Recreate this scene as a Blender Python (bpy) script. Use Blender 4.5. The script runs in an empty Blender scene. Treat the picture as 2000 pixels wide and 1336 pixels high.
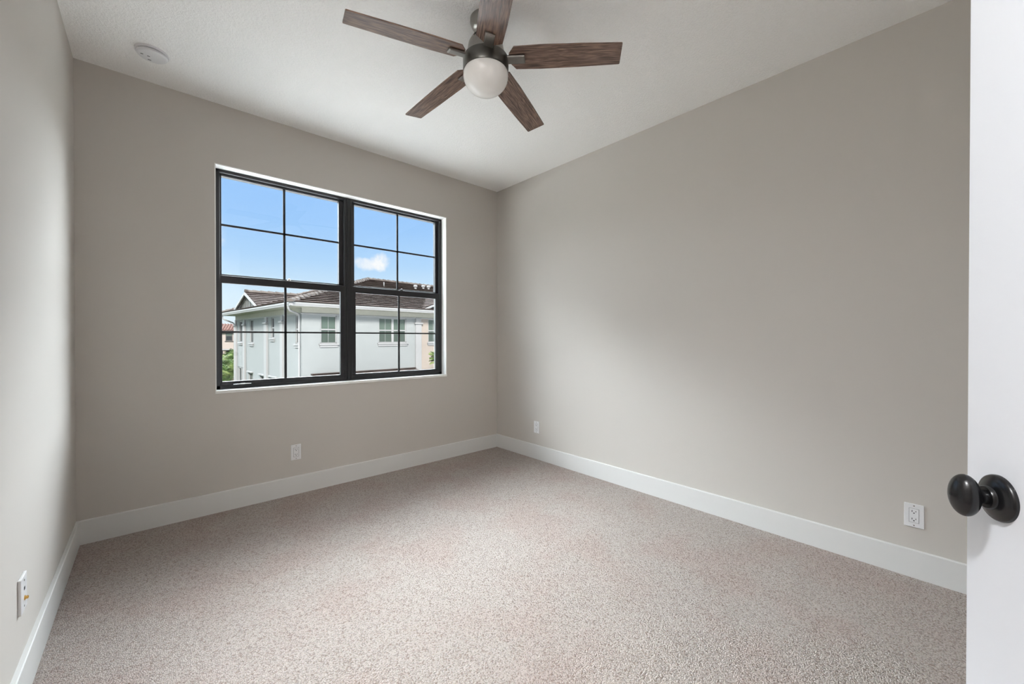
import bpy, bmesh, math, random
from mathutils import Vector, Matrix
random.seed(7)
S = bpy.context.scene
COL = S.collection
R = math.radians
# ------------------------------------------------------------------ camera
cam_data = bpy.data.cameras.new('camera')
cam = bpy.data.objects.new('camera', cam_data); COL.objects.link(cam)
cam_data.sensor_fit = 'HORIZONTAL'; cam_data.sensor_width = 36.0
cam_data.lens = 36.0 * 782.87 / 2000.0
cam_data.shift_y = -3.59 / 2000.0
cam_data.clip_start = 0.02; cam_data.clip_end = 500
cam.location = (0.3183, -3.3244, 1.1733)
cam.rotation_euler = (R(90 - 0.3503), 0, R(-42.0087))
S.camera = cam
# ------------------------------------------------------------------ colour management
S.view_settings.view_transform = 'Standard'
S.view_settings.look = 'None'
S.view_settings.exposure = 0.68
S.view_settings.gamma = 1.0
S.view_settings.use_curve_mapping = False
S.cycles.max_bounces = 14
S.cycles.diffuse_bounces = 10
S.cycles.glossy_bounces = 4
S.cycles.transparent_max_bounces = 16
S.cycles.sample_clamp_indirect = 8.0
S.cycles.caustics_reflective = False
S.cycles.caustics_refractive = False
# ------------------------------------------------------------------ sky
UP_SKY = 62.0          # added glow high in the sky, out of view, to light the room
LEFT_GLOW, RIGHT_GLOW = .13, .66   # added side glows out of view, relative to UP_SKY
def build_world():
    w = bpy.data.worlds.new('sky'); S.world = w; w.use_nodes = True
    nt = w.node_tree; N = nt.nodes; Lk = nt.links
    N.clear()
    out = N.new('ShaderNodeOutputWorld'); bg = N.new('ShaderNodeBackground')
    tc = N.new('ShaderNodeTexCoord'); sep = N.new('ShaderNodeSeparateXYZ')
    Lk.new(tc.outputs['Generated'], sep.inputs[0])
    ramp = N.new('ShaderNodeValToRGB'); cr = ramp.color_ramp
    mr = N.new('ShaderNodeMapRange'); mr.inputs[1].default_value = -0.1; mr.inputs[2].default_value = 0.5
    Lk.new(sep.outputs[2], mr.inputs[0]); Lk.new(mr.outputs[0], ramp.inputs[0])
    stops = [(-0.1, (.55, .62, .66)), (0.0, (.80, .90, .96)), (0.09, (.68, .85, .98)), (0.17, (.46, .70, .99)),
             (0.25, (.355, .61, .99)), (0.34, (.31, .565, .98)), (0.5, (.33, .58, .98))]
    while len(cr.elements) < len(stops): cr.elements.new(0.5)
    for e, (z, c) in zip(cr.elements, stops):
        e.position = (z + 0.1) / 0.6; e.color = (*c, 1)
    # added glow high up ahead of the window, lighting the room
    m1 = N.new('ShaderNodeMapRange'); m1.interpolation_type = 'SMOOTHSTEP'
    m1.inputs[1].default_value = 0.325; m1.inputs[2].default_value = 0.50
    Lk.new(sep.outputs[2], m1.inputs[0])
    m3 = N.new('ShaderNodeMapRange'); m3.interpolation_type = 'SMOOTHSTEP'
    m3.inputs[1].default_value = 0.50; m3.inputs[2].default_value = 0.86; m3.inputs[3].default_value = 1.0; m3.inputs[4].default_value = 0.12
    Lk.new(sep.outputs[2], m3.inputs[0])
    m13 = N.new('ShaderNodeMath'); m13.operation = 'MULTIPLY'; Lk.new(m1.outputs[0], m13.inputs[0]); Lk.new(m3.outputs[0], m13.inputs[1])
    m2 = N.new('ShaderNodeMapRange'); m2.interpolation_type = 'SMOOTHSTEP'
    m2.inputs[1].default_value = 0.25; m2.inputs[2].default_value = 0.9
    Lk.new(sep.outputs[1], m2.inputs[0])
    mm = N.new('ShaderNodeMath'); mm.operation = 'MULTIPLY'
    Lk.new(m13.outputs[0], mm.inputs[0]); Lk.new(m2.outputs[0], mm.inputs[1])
    # added white glow low on both flanks, out of view, lighting the side walls
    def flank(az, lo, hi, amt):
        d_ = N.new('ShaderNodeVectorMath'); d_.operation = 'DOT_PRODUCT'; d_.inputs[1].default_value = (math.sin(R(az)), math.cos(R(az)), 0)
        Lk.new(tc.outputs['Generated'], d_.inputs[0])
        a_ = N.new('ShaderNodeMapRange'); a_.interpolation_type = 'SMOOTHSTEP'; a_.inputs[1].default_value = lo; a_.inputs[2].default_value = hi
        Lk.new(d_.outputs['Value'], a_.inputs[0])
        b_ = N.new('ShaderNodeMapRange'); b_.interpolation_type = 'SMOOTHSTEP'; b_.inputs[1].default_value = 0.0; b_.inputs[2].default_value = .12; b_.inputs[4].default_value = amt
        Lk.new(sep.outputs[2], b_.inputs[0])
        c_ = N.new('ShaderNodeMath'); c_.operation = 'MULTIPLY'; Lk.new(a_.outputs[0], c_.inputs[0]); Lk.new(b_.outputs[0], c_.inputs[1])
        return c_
    for args in ((-37, .80, 1.02, LEFT_GLOW), (68, .84, 1.0, RIGHT_GLOW)):
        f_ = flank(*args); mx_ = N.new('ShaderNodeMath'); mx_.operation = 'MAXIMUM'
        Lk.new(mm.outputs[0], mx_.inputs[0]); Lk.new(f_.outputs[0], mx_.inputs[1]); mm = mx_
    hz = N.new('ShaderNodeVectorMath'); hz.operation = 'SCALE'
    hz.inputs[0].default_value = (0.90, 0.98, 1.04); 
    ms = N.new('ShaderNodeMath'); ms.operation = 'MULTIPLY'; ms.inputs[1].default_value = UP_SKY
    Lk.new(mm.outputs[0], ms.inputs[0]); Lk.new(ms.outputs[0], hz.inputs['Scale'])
    # small clouds: soft blobs around fixed directions, ragged by noise
    nz = N.new('ShaderNodeTexNoise'); nz.inputs['Scale'].default_value = 42; nz.inputs['Detail'].default_value = 6
    Lk.new(tc.outputs['Generated'], nz.inputs['Vector'])
    cloud = None
    for (az, el, ra, rh, amt) in ((23.7, 10.05, 1.45, 1.15, 1.0), (5.0, 12.0, 1.9, 1.7, .55), (22.4, 9.75, 2.3, .85, .8), (-14, 9, 6, 2.0, .8), (46, 12, 7, 2.4, .8)):
        a, e = R(az), R(el)
        d = Vector((math.sin(a) * math.cos(e), math.cos(a) * math.cos(e), math.sin(e)))
        rt = Vector((math.cos(a), -math.sin(a), 0))
        sub = N.new('ShaderNodeVectorMath'); sub.operation = 'SUBTRACT'; sub.inputs[1].default_value = d
        Lk.new(tc.outputs['Generated'], sub.inputs[0])
        dt = N.new('ShaderNodeVectorMath'); dt.operation = 'DOT_PRODUCT'; dt.inputs[1].default_value = rt / R(ra)
        Lk.new(sub.outputs[0], dt.inputs[0])
        dz = N.new('ShaderNodeVectorMath'); dz.operation = 'DOT_PRODUCT'; dz.inputs[1].default_value = Vector((0, 0, 1)) / R(rh)
        Lk.new(sub.outputs[0], dz.inputs[0])
        df = N.new('ShaderNodeVectorMath'); df.operation = 'DOT_PRODUCT'; df.inputs[1].default_value = d
        Lk.new(tc.outputs['Generated'], df.inputs[0])
        fr = N.new('ShaderNodeMath'); fr.operation = 'GREATER_THAN'; fr.inputs[1].default_value = 0.5
        Lk.new(df.outputs['Value'], fr.inputs[0])
        p1 = N.new('ShaderNodeMath'); p1.operation = 'POWER'; p1.inputs[1].default_value = 2; Lk.new(dt.outputs['Value'], p1.inputs[0])
        p2 = N.new('ShaderNodeMath'); p2.operation = 'POWER'; p2.inputs[1].default_value = 2; Lk.new(dz.outputs['Value'], p2.inputs[0])
        ab1 = N.new('ShaderNodeMath'); ab1.operation = 'ADD'; Lk.new(p1.outputs[0], ab1.inputs[0]); Lk.new(p2.outputs[0], ab1.inputs[1])
        nn = N.new('ShaderNodeMath'); nn.operation = 'MULTIPLY_ADD'; nn.inputs[1].default_value = 3.0; nn.inputs[2].default_value = -1.5
        Lk.new(nz.outputs['Fac'], nn.inputs[0])
        sm = N.new('ShaderNodeMath'); sm.operation = 'ADD'; Lk.new(ab1.outputs[0], sm.inputs[0]); Lk.new(nn.outputs[0], sm.inputs[1])
        mp = N.new('ShaderNodeMapRange'); mp.interpolation_type = 'SMOOTHSTEP'
        mp.inputs[1].default_value = 1.15; mp.inputs[2].default_value = -0.15; mp.inputs[3].default_value = 0; mp.inputs[4].default_value = amt
        Lk.new(sm.outputs[0], mp.inputs[0])
        f2 = N.new('ShaderNodeMath'); f2.operation = 'MULTIPLY'; Lk.new(mp.outputs[0], f2.inputs[0]); Lk.new(fr.outputs[0], f2.inputs[1])
        if cloud is None: cloud = f2
        else:
            mx = N.new('ShaderNodeMath'); mx.operation = 'MAXIMUM'; Lk.new(cloud.outputs[0], mx.inputs[0]); Lk.new(f2.outputs[0], mx.inputs[1]); cloud = mx
    mix = N.new('ShaderNodeMix'); mix.data_type = 'RGBA'
    Lk.new(cloud.outputs[0], mix.inputs[0]); Lk.new(ramp.outputs[0], mix.inputs[6]); mix.inputs[7].default_value = (.97, .98, 1.0, 1)
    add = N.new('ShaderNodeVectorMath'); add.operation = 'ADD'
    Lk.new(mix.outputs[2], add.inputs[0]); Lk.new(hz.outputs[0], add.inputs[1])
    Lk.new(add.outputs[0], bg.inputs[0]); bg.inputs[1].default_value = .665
    Lk.new(bg.outputs[0], out.inputs[0])
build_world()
# sun: behind our house, slightly veiled, lighting the houses opposite
sd = bpy.data.lights.new('sun', 'SUN'); sd.energy = 8.8; sd.angle = R(12); sd.color = (1.0, .97, .93)
sun = bpy.data.objects.new('sun', sd); COL.objects.link(sun)
sun.rotation_euler = Vector((0.42, 0.76, -0.60)).to_track_quat('-Z', 'Y').to_euler()
sun.location = (-12, -16, 22)
# hall lamp strength (the lamp itself is built with the hall)
HALL_W = 75.0
ENTRY_FILL_W = 166.0  # strength of the added entry fill that brightens the door
# ------------------------------------------------------------------ helpers
class MB:
    def __init__(s): s.bm = bmesh.new(); s.M = Matrix()
    def v(s, p): return s.bm.verts.new(s.M @ Vector(p))
    def poly(s, pts):
        return s.bm.faces.new([s.v(p) for p in pts])
    def box(s, a, b, bev=0.0, seg=2):
        x0, y0, z0 = [min(i, j) for i, j in zip(a, b)]; x1, y1, z1 = [max(i, j) for i, j in zip(a, b)]
        vs = [s.v(p) for p in ((x0,y0,z0),(x1,y0,z0),(x1,y1,z0),(x0,y1,z0),(x0,y0,z1),(x1,y0,z1),(x1,y1,z1),(x0,y1,z1))]
        fs = [s.bm.faces.new([vs[i] for i in f]) for f in ((3,2,1,0),(4,5,6,7),(0,1,5,4),(1,2,6,5),(2,3,7,6),(3,0,4,7))]
        if bev > 0:
            es = list({e for f in fs for e in f.edges})
            bmesh.ops.bevel(s.bm, geom=es, offset=bev, segments=seg, affect='EDGES', profile=0.5)
        return s
    def prism(s, pts, vec, bev=0.0):
        vec = Vector(vec); b = [s.v(p) for p in pts]; t = [s.v(Vector(p) + vec) for p in pts]; n = len(pts)
        fs = [s.bm.faces.new(list(reversed(b))), s.bm.faces.new(t)]
        for i in range(n): fs.append(s.bm.faces.new((b[i], b[(i+1) % n], t[(i+1) % n], t[i])))
        bmesh.ops.recalc_face_normals(s.bm, faces=fs)
        if bev > 0:
            es = list({e for f in fs for e in f.edges})
            bmesh.ops.bevel(s.bm, geom=es, offset=bev, segments=2, affect='EDGES', profile=0.5)
        return s
    def lathe(s, prof, seg=48, sx=1.0, sy=1.0):
        rings = []
        for (r, z) in prof:
            if r < 1e-6: rings.append([s.v((0, 0, z))])
            else: rings.append([s.v((r*sx*math.cos(2*math.pi*i/seg), r*sy*math.sin(2*math.pi*i/seg), z)) for i in range(seg)])
        for A, B in zip(rings, rings[1:]):
            if len(A) == 1 and len(B) == 1: continue
            for i in range(seg):
                j = (i+1) % seg
                if len(A) == 1: s.bm.faces.new((A[0], B[i], B[j]))
                elif len(B) == 1: s.bm.faces.new((A[i], A[j], B[0]))
                else: s.bm.faces.new((A[i], A[j], B[j], B[i]))
        if len(rings[0]) > 1: s.bm.faces.new(rings[0])
        if len(rings[-1]) > 1: s.bm.faces.new(rings[-1])
        return s
    def tube(s, pts, rad, seg=10):
        pts = [Vector(p) for p in pts]; rings = []
        for i, p in enumerate(pts):
            t = (pts[min(i+1, len(pts)-1)] - pts[max(i-1, 0)]).normalized()
            a = t.orthogonal().normalized() if i == 0 else (s_a - t * s_a.dot(t)).normalized()
            s_a = a; b = t.cross(a)
            r = rad[i] if isinstance(rad, (list, tuple)) else rad
            rings.append([s.v(p + r*(math.cos(2*math.pi*k/seg)*a + math.sin(2*math.pi*k/seg)*b)) for k in range(seg)])
        for A, B in zip(rings, rings[1:]):
            for k in range(seg): s.bm.faces.new((A[k], A[(k+1) % seg], B[(k+1) % seg], B[k]))
        s.bm.faces.new(list(reversed(rings[0]))); s.bm.faces.new(rings[-1])
        return s
    def build(s, name, mat, parent=None, smooth=False, angle=40):
        bmesh.ops.recalc_face_normals(s.bm, faces=s.bm.faces[:])
        me = bpy.data.meshes.new(name); s.bm.to_mesh(me); s.bm.free()
        me.materials.append(mat)
        o = bpy.data.objects.new(name, me); COL.objects.link(o)
        if parent: o.parent = parent
        if smooth:
            for p in me.polygons: p.use_smooth = True
            bm2 = bmesh.new(); bm2.from_mesh(me)
            for e in bm2.edges:
                if len(e.link_faces) == 2 and e.calc_face_angle(0) > R(angle): e.smooth = False
            bm2.to_mesh(me); bm2.free()
        return o
def tag(o, label=None, cat=None, group=None, kind=None):
    if label: o['label'] = label
    if cat: o['category'] = cat
    if group: o['group'] = group
    if kind: o['kind'] = kind
    return o
def empty(name, loc, rz=0):
    o = bpy.data.objects.new(name, None); COL.objects.link(o); o.location = loc; o.rotation_euler = (0, 0, rz)
    o.empty_display_size = .1
    return o
def struct(o, label, cat): return tag(o, label, cat, kind='structure')
def copy_tree(o, parent=None):
    c = o.copy(); COL.objects.link(c)
    if parent: c.parent = parent
    for ch in [x for x in bpy.data.objects if x.parent == o]: copy_tree(ch, c)
    return c
# ------------------------------------------------------------------ materials
def lin(r, g, b):
    f = lambda c: (c/255/12.92) if c/255 <= .04045 else ((c/255+.055)/1.055)**2.4
    return (f(r), f(g), f(b), 1)
def mat(name, col, rough=.5, metal=0, spec=.5, coat=0, emit=None, es=0, var=0.0, vscale=8.0, bump=0.0, bscale=60.0, bdist=.002):
    m = bpy.data.materials.new(name); m.use_nodes = True; nt = m.node_tree; b = nt.nodes['Principled BSDF']
    b.inputs['Base Color'].default_value = col; b.inputs['Roughness'].default_value = rough; b.inputs['Metallic'].default_value = metal
    b.inputs['Specular IOR Level'].default_value = spec
    b.inputs['Coat Weight'].default_value = coat
    if emit: b.inputs['Emission Color'].default_value = emit; b.inputs['Emission Strength'].default_value = es
    if var or bump:
        tc = nt.nodes.new('ShaderNodeTexCoord')
    if var:
        n = nt.nodes.new('ShaderNodeTexNoise'); n.inputs['Scale'].default_value = vscale; n.inputs['Detail'].default_value = 5
        nt.links.new(tc.outputs['Object'], n.inputs['Vector'])
        mr = nt.nodes.new('ShaderNodeMapRange'); mr.inputs[1].default_value = .3; mr.inputs[2].default_value = .7
        mr.inputs[3].default_value = 1-var; mr.inputs[4].default_value = 1+var
        nt.links.new(n.outputs['Fac'], mr.inputs[0])
        sc = nt.nodes.new('ShaderNodeVectorMath'); sc.operation = 'SCALE'; sc.inputs[0].default_value = col[:3]
        nt.links.new(mr.outputs[0], sc.inputs['Scale']); nt.links.new(sc.outputs[0], b.inputs['Base Color'])
    if bump:
        n2 = nt.nodes.new('ShaderNodeTexNoise'); n2.inputs['Scale'].default_value = bscale; n2.inputs['Detail'].default_value = 4
        nt.links.new(tc.outputs['Object'], n2.inputs['Vector'])
        bp = nt.nodes.new('ShaderNodeBump'); bp.inputs['Strength'].default_value = bump; bp.inputs['Distance'].default_value = bdist
        nt.links.new(n2.outputs['Fac'], bp.inputs['Height']); nt.links.new(bp.outputs[0], b.inputs['Normal'])
    return m
def ceiling_mat():
    m = mat('ceiling_texture_white', (.93, .925, .91, 1), .9, spec=.2); nt = m.node_tree; b = nt.nodes['Principled BSDF']
    tc = nt.nodes.new('ShaderNodeTexCoord')
    n = nt.nodes.new('ShaderNodeTexNoise'); n.inputs['Scale'].default_value = 88; n.inputs['Detail'].default_value = 2.5; n.inputs['Distortion'].default_value = .6
    nt.links.new(tc.outputs['Object'], n.inputs['Vector'])
    rp = nt.nodes.new('ShaderNodeMapRange'); rp.interpolation_type = 'SMOOTHSTEP'; rp.inputs[1].default_value = .44; rp.inputs[2].default_value = .58
    nt.links.new(n.outputs['Fac'], rp.inputs[0])
    bp = nt.nodes.new('ShaderNodeBump'); bp.inputs['Strength'].default_value = .42; bp.inputs['Distance'].default_value = .004
    nt.links.new(rp.outputs[0], bp.inputs['Height']); nt.links.new(bp.outputs[0], b.inputs['Normal'])
    return m
def carpet_mat():
    m = mat('beige_cut_pile_carpet', (.6, .54, .5, 1), .95, spec=.1); nt = m.node_tree; b = nt.nodes['Principled BSDF']; N = nt.nodes; Lk = nt.links
    tc = N.new('ShaderNodeTexCoord')
    vo = N.new('ShaderNodeTexVoronoi'); vo.inputs['Scale'].default_value = 190; vo.feature = 'F1'; vo.inputs['Randomness'].default_value = 1
    n0 = N.new('ShaderNodeTexNoise'); n0.inputs['Scale'].default_value = 120; n0.inputs['Detail'].default_value = 2
    Lk.new(tc.outputs['Object'], n0.inputs['Vector'])
    mixv = N.new('ShaderNodeVectorMath'); mixv.operation = 'MULTIPLY_ADD'; mixv.inputs[1].default_value = (.006, .006, .006)
    Lk.new(n0.outputs['Color'], mixv.inputs[0]); Lk.new(tc.outputs['Object'], mixv.inputs[2]); Lk.new(mixv.outputs[0], vo.inputs['Vector'])
    # tuft height
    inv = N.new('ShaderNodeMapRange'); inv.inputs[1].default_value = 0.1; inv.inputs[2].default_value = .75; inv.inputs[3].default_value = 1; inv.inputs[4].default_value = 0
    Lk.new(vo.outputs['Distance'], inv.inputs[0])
    # per-tuft fleck colour
    fl = N.new('ShaderNodeValToRGB'); fl.color_ramp.elements[0].color = (.32, .258, .222, 1); fl.color_ramp.elements[1].color = (.515, .462, .428, 1)
    e = fl.color_ramp.elements.new(.28); e.color = (.445, .397, .365, 1)
    sx = N.new('ShaderNodeSeparateXYZ'); Lk.new(vo.outputs['Color'], sx.inputs[0]); Lk.new(sx.outputs[0], fl.inputs[0])
    # wear patches where the pile lies differently: tint a little rosier
    n1 = N.new('ShaderNodeTexNoise'); n1.inputs['Scale'].default_value = 2.6; n1.inputs['Detail'].default_value = 4; Lk.new(tc.outputs['Object'], n1.inputs['Vector'])
    pr = N.new('ShaderNodeMapRange'); pr.interpolation_type = 'SMOOTHSTEP'; pr.inputs[1].default_value = .42; pr.inputs[2].default_value = .66; Lk.new(n1.outputs['Fac'], pr.inputs[0])
    mx = N.new('ShaderNodeMix'); mx.data_type = 'RGBA'; mx.blend_type = 'MULTIPLY'
    Lk.new(pr.outputs[0], mx.inputs[0]); Lk.new(fl.outputs[0], mx.inputs[6]); mx.inputs[7].default_value = (.97, .915, .91, 1)
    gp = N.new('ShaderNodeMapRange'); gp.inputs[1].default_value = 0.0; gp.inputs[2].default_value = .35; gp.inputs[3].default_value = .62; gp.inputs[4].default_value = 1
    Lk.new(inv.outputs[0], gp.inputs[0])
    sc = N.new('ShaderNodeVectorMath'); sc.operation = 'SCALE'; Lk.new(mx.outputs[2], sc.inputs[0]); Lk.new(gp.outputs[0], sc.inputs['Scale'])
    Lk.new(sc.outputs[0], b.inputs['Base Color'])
    n3 = N.new('ShaderNodeTexNoise'); n3.inputs['Scale'].default_value = 45; n3.inputs['Detail'].default_value = 3; Lk.new(tc.outputs['Object'], n3.inputs['Vector'])
    ad = N.new('ShaderNodeMath'); ad.operation = 'MULTIPLY_ADD'; ad.inputs[1].default_value = 1.2
    Lk.new(n3.outputs['Fac'], ad.inputs[0]); Lk.new(inv.outputs[0], ad.inputs[2])
    bp = N.new('ShaderNodeBump'); bp.inputs['Strength'].default_value = .75; bp.inputs['Distance'].default_value = .006
    Lk.new(ad.outputs[0], bp.inputs['Height']); Lk.new(bp.outputs[0], b.inputs['Normal'])
    return m
def wood_mat():
    m = mat('walnut_veneer', (.1, .06, .045, 1), .5, spec=.3, coat=.4); nt = m.node_tree; b = nt.nodes['Principled BSDF']; N = nt.nodes; Lk = nt.links
    b.inputs['Coat Roughness'].default_value = .2; b.inputs['Coat IOR'].default_value = 1.6
    tc = N.new('ShaderNodeTexCoord'); mp = N.new('ShaderNodeMapping'); mp.inputs['Scale'].default_value = (2.6, 62, 62)
    Lk.new(tc.outputs['Object'], mp.inputs[0])
    n = N.new('ShaderNodeTexNoise'); n.inputs['Scale'].default_value = 2.6; n.inputs['Detail'].default_value = 8; n.inputs['Roughness'].default_value = .65; n.inputs['Distortion'].default_value = .25
    Lk.new(mp.outputs[0], n.inputs['Vector'])
    mp2 = N.new('ShaderNodeMapping'); mp2.inputs['Scale'].default_value = (2.2, 17, 17); Lk.new(tc.outputs['Object'], mp2.inputs[0])
    wv = N.new('ShaderNodeTexNoise'); wv.inputs['Scale'].default_value = 1.6; wv.inputs['Detail'].default_value = 2; wv.inputs['Distortion'].default_value = .6; Lk.new(mp2.outputs[0], wv.inputs['Vector'])
    sn = N.new('ShaderNodeMath'); sn.operation = 'MULTIPLY'; sn.inputs[1].default_value = 42; Lk.new(wv.outputs['Fac'], sn.inputs[0])
    s2 = N.new('ShaderNodeMath'); s2.operation = 'SINE'; Lk.new(sn.outputs[0], s2.inputs[0])
    ma = N.new('ShaderNodeMath'); ma.operation = 'MULTIPLY_ADD'; ma.inputs[1].default_value = .055; Lk.new(s2.outputs[0], ma.inputs[0]); Lk.new(n.outputs['Fac'], ma.inputs[2])
    cr = N.new('ShaderNodeValToRGB'); cr.color_ramp.elements[0].position = .30; cr.color_ramp.elements[1].position = .70
    cr.color_ramp.elements[0].color = (.032, .018, .013, 1); cr.color_ramp.elements[1].color = (.32, .205, .15, 1)
    e = cr.color_ramp.elements.new(.5); e.color = (.155, .094, .069, 1)
    Lk.new(ma.outputs[0], cr.inputs[0]); Lk.new(cr.outputs[0], b.inputs['Base Color'])
    return m
def glass_mat(name, tint=(1, 1, 1, 1), gl=.04):
    m = bpy.data.materials.new(name); m.use_nodes = True; nt = m.node_tree; N = nt.nodes; N.clear()
    out = N.new('ShaderNodeOutputMaterial'); tr = N.new('ShaderNodeBsdfTransparent'); tr.inputs[0].default_value = tint
    gs = N.new('ShaderNodeBsdfGlossy'); gs.inputs['Roughness'].default_value = .01
    mx = N.new('ShaderNodeMixShader'); mx.inputs[0].default_value = gl
    nt.links.new(tr.outputs[0], mx.inputs[1]); nt.links.new(gs.outputs[0], mx.inputs[2]); nt.links.new(mx.outputs[0], out.inputs[0])
    return m
def tile_mat(name, c1, c2, scale):
    m = mat(name, c1, .85, spec=.04); nt = m.node_tree; b = nt.nodes['Principled BSDF']; N = nt.nodes
    tc = N.new('ShaderNodeTexCoord'); vo = N.new('ShaderNodeTexVoronoi'); vo.inputs['Scale'].default_value = scale
    nt.links.new(tc.outputs['Object'], vo.inputs['Vector']); sx = N.new('ShaderNodeSeparateXYZ'); nt.links.new(vo.outputs['Color'], sx.inputs[0])
    mx = N.new('ShaderNodeMix'); mx.data_type = 'RGBA'; mx.inputs[6].default_value = c1; mx.inputs[7].default_value = c2
    nt.links.new(sx.outputs[0], mx.inputs[0]); nt.links.new(mx.outputs[2], b.inputs['Base Color'])
    return m
M = {}
M['wall'] = mat('taupe_wall_paint', (.545, .517, .483, 1), .75, spec=.3, bump=.12, bscale=140, bdist=.0015)
M['ceiling'] = ceiling_mat()
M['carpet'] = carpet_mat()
M['white'] = mat('white_semi_gloss_trim', (.66, .66, .65, 1), .38, spec=.4)
M['reveal'] = mat('white_textured_plaster', (.86, .86, .84, 1), .8, spec=.2, bump=.35, bscale=90, bdist=.003)
M['sill'] = mat('white_marble_sill', (.84, .84, .82, 1), .35, var=.05, vscale=14)
M['door'] = mat('white_door_paint', (.85, .875, .92, 1), .42, spec=.4)
M['black'] = mat('black_window_aluminium', (.018, .018, .020, 1), .42, spec=.45)
M['knob'] = mat('oil_rubbed_black_bronze', (.007, .007, .008, 1), .26, spec=.5, coat=0)
M['chrome'] = mat('polished_metal', (.8, .8, .8, 1), .15, metal=1)
M['plastic'] = mat('white_plastic', (.74, .74, .75, 1), .35)
M['dark'] = mat('dark_slot', (.01, .01, .01, 1), .6)
M['brass'] = mat('brass', (.70, .42, .12, 1), .3, metal=1)
M['nickel'] = mat('dark_brushed_nickel', (.30, .285, .265, 1), .34, metal=1, var=.06, vscale=30)
M['nickel_dim'] = mat('nickel_dark_reflection', (.13, .125, .115, 1), .36, metal=1)  # fan nickel, colour darkened in place of the dim room it reflects
M['wood'] = wood_mat()
M['globe'] = mat('frosted_opal_glass', (.90, .88, .85, 1), .25, spec=.5)
M['glass'] = glass_mat('window_glass', (.985, .99, .985, 1), .03)
M['lampglow'] = mat('lit_hall_diffuser', (.9, .85, .75, 1), .4, emit=(1, .80, .56, 1), es=HALL_W)
M['fillglow'] = mat('cool_fill_diffuser', (.9, .9, .9, 1), .4, emit=(.95, .97, 1, 1), es=ENTRY_FILL_W)  # glow of the added entry fill
# outside
M['hblue'] = mat('pale_blue_stucco', (.160, .169, .168, 1), .9, spec=.1, var=.03, vscale=3, bump=.2, bscale=30, bdist=.01)
M['hpeach'] = mat('pale_peach_stucco', (.195, .168, .146, 1), .9, spec=.1, var=.03, vscale=3)
M['fpeach'] = mat('distant_peach_stucco', (.24, .205, .185, 1), .9, spec=.05)
M['hwhite'] = mat('white_house_trim', (.18, .181, .181, 1), .7, spec=.2)
M['hsoffit'] = mat('greige_soffit_stucco', (.24, .235, .205, 1), .9, spec=.1, var=.05, vscale=6)
M['hroof'] = tile_mat('brown_flat_roof_tile', (.036, .026, .023, 1), (.080, .062, .056, 1), 2.6)
M['hcap'] = tile_mat('weathered_ridge_tile', (.05, .042, .038, 1), (.12, .105, .095, 1), 3.0)
M['hgable'] = mat('grey_gable_boards', (.05, .05, .045, 1), .8, var=.2, vscale=5)
M['hglass_u'] = mat('green_grey_pane', (.050, .068, .056, 1), .1, spec=.5)
M['hglass_l'] = mat('screened_pane', (.030, .041, .033, 1), .35, spec=.4)
M['hglass_d'] = mat('dark_pane', (.012, .016, .017, 1), .2, spec=.2)
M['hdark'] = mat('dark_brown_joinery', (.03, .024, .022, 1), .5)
M['hrust'] = tile_mat('terracotta_barrel_tile', (.055, .017, .010, 1), (.10, .045, .030, 1), 3.0)
M['paving'] = mat('pale_bounce_paving', (.82, .80, .76, 1), .9, var=.08, vscale=.8)  # unseen ground, kept pale to bounce light up to the ceiling
M['grass'] = mat('lawn_green', (.03, .05, .012, 1), .95, spec=0, var=.35, vscale=2.0)
M['leaf'] = mat('palm_leaf_green', (.045, .085, .016, 1), .6, spec=.12, var=.5, vscale=2.5)
M['leaf_pale'] = mat('palm_leaf_yellow_green', (.13, .17, .055, 1), .6, spec=.12, var=.35, vscale=2.5)
M['leaf_dark'] = mat('shrub_leaf_dark', (.008, .018, .005, 1), .6, spec=.12, var=.5, vscale=2.5)
M['stem'] = mat('palm_stem', (.07, .06, .035, 1), .8, var=.2, vscale=6)
# ------------------------------------------------------------------ room shell
W, H = 3.0954, 2.743
YB = -3.80                     # back wall inner face
WX0, WX1, WZ0, WZ1 = 0.644, 2.4495, 0.8165, 2.3358   # window opening
T = 0.22
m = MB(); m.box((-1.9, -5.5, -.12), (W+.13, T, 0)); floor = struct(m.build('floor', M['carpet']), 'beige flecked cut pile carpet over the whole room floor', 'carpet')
m = MB(); m.box((-1.9, -5.5, H), (W+.13, T, H+.12)); struct(m.build('ceiling', M['ceiling']), 'white ceiling with a stippled knockdown texture', 'ceiling')
def ring_wall(mb, u0, u1, z0, z1, hole, p):
    # slab with a rectangular hole; p maps (u, w, z), w in 0..1 through the thickness
    a, b, c, d = hole
    for w0 in (0, 1):
        o = [(u0, z0), (u1, z0), (u1, z1), (u0, z1)]; i = [(a, c), (b, c), (b, d), (a, d)]
        for k in range(4):
            j = (k+1) % 4
            mb.poly([p(o[k][0], w0, o[k][1]), p(o[j][0], w0, o[j][1]), p(i[j][0], w0, i[j][1]), p(i[k][0], w0, i[k][1])])
    for q in (o, i):
        for k in range(4):
            j = (k+1) % 4
            mb.poly([p(q[k][0], 0, q[k][1]), p(q[j][0], 0, q[j][1]), p(q[j][0], 1, q[j][1]), p(q[k][0], 1, q[k][1])])
    bmesh.ops.remove_doubles(mb.bm, verts=mb.bm.verts[:], dist=1e-5)
g = .006
m = MB(); ring_wall(m, -.12, W+.12, 0, H, (WX0-g, WX1+g, WZ0-.02, WZ1+g), lambda u, w, z: (u, w*T, z))
struct(m.build('wall_front', M['wall']), 'taupe wall with the black framed window', 'wall')
m = MB(); m.box((W, -5.5, 0), (W+.12, 0, H)); struct(m.build('wall_right', M['wall']), 'long bare taupe wall behind the open door', 'wall')
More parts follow.
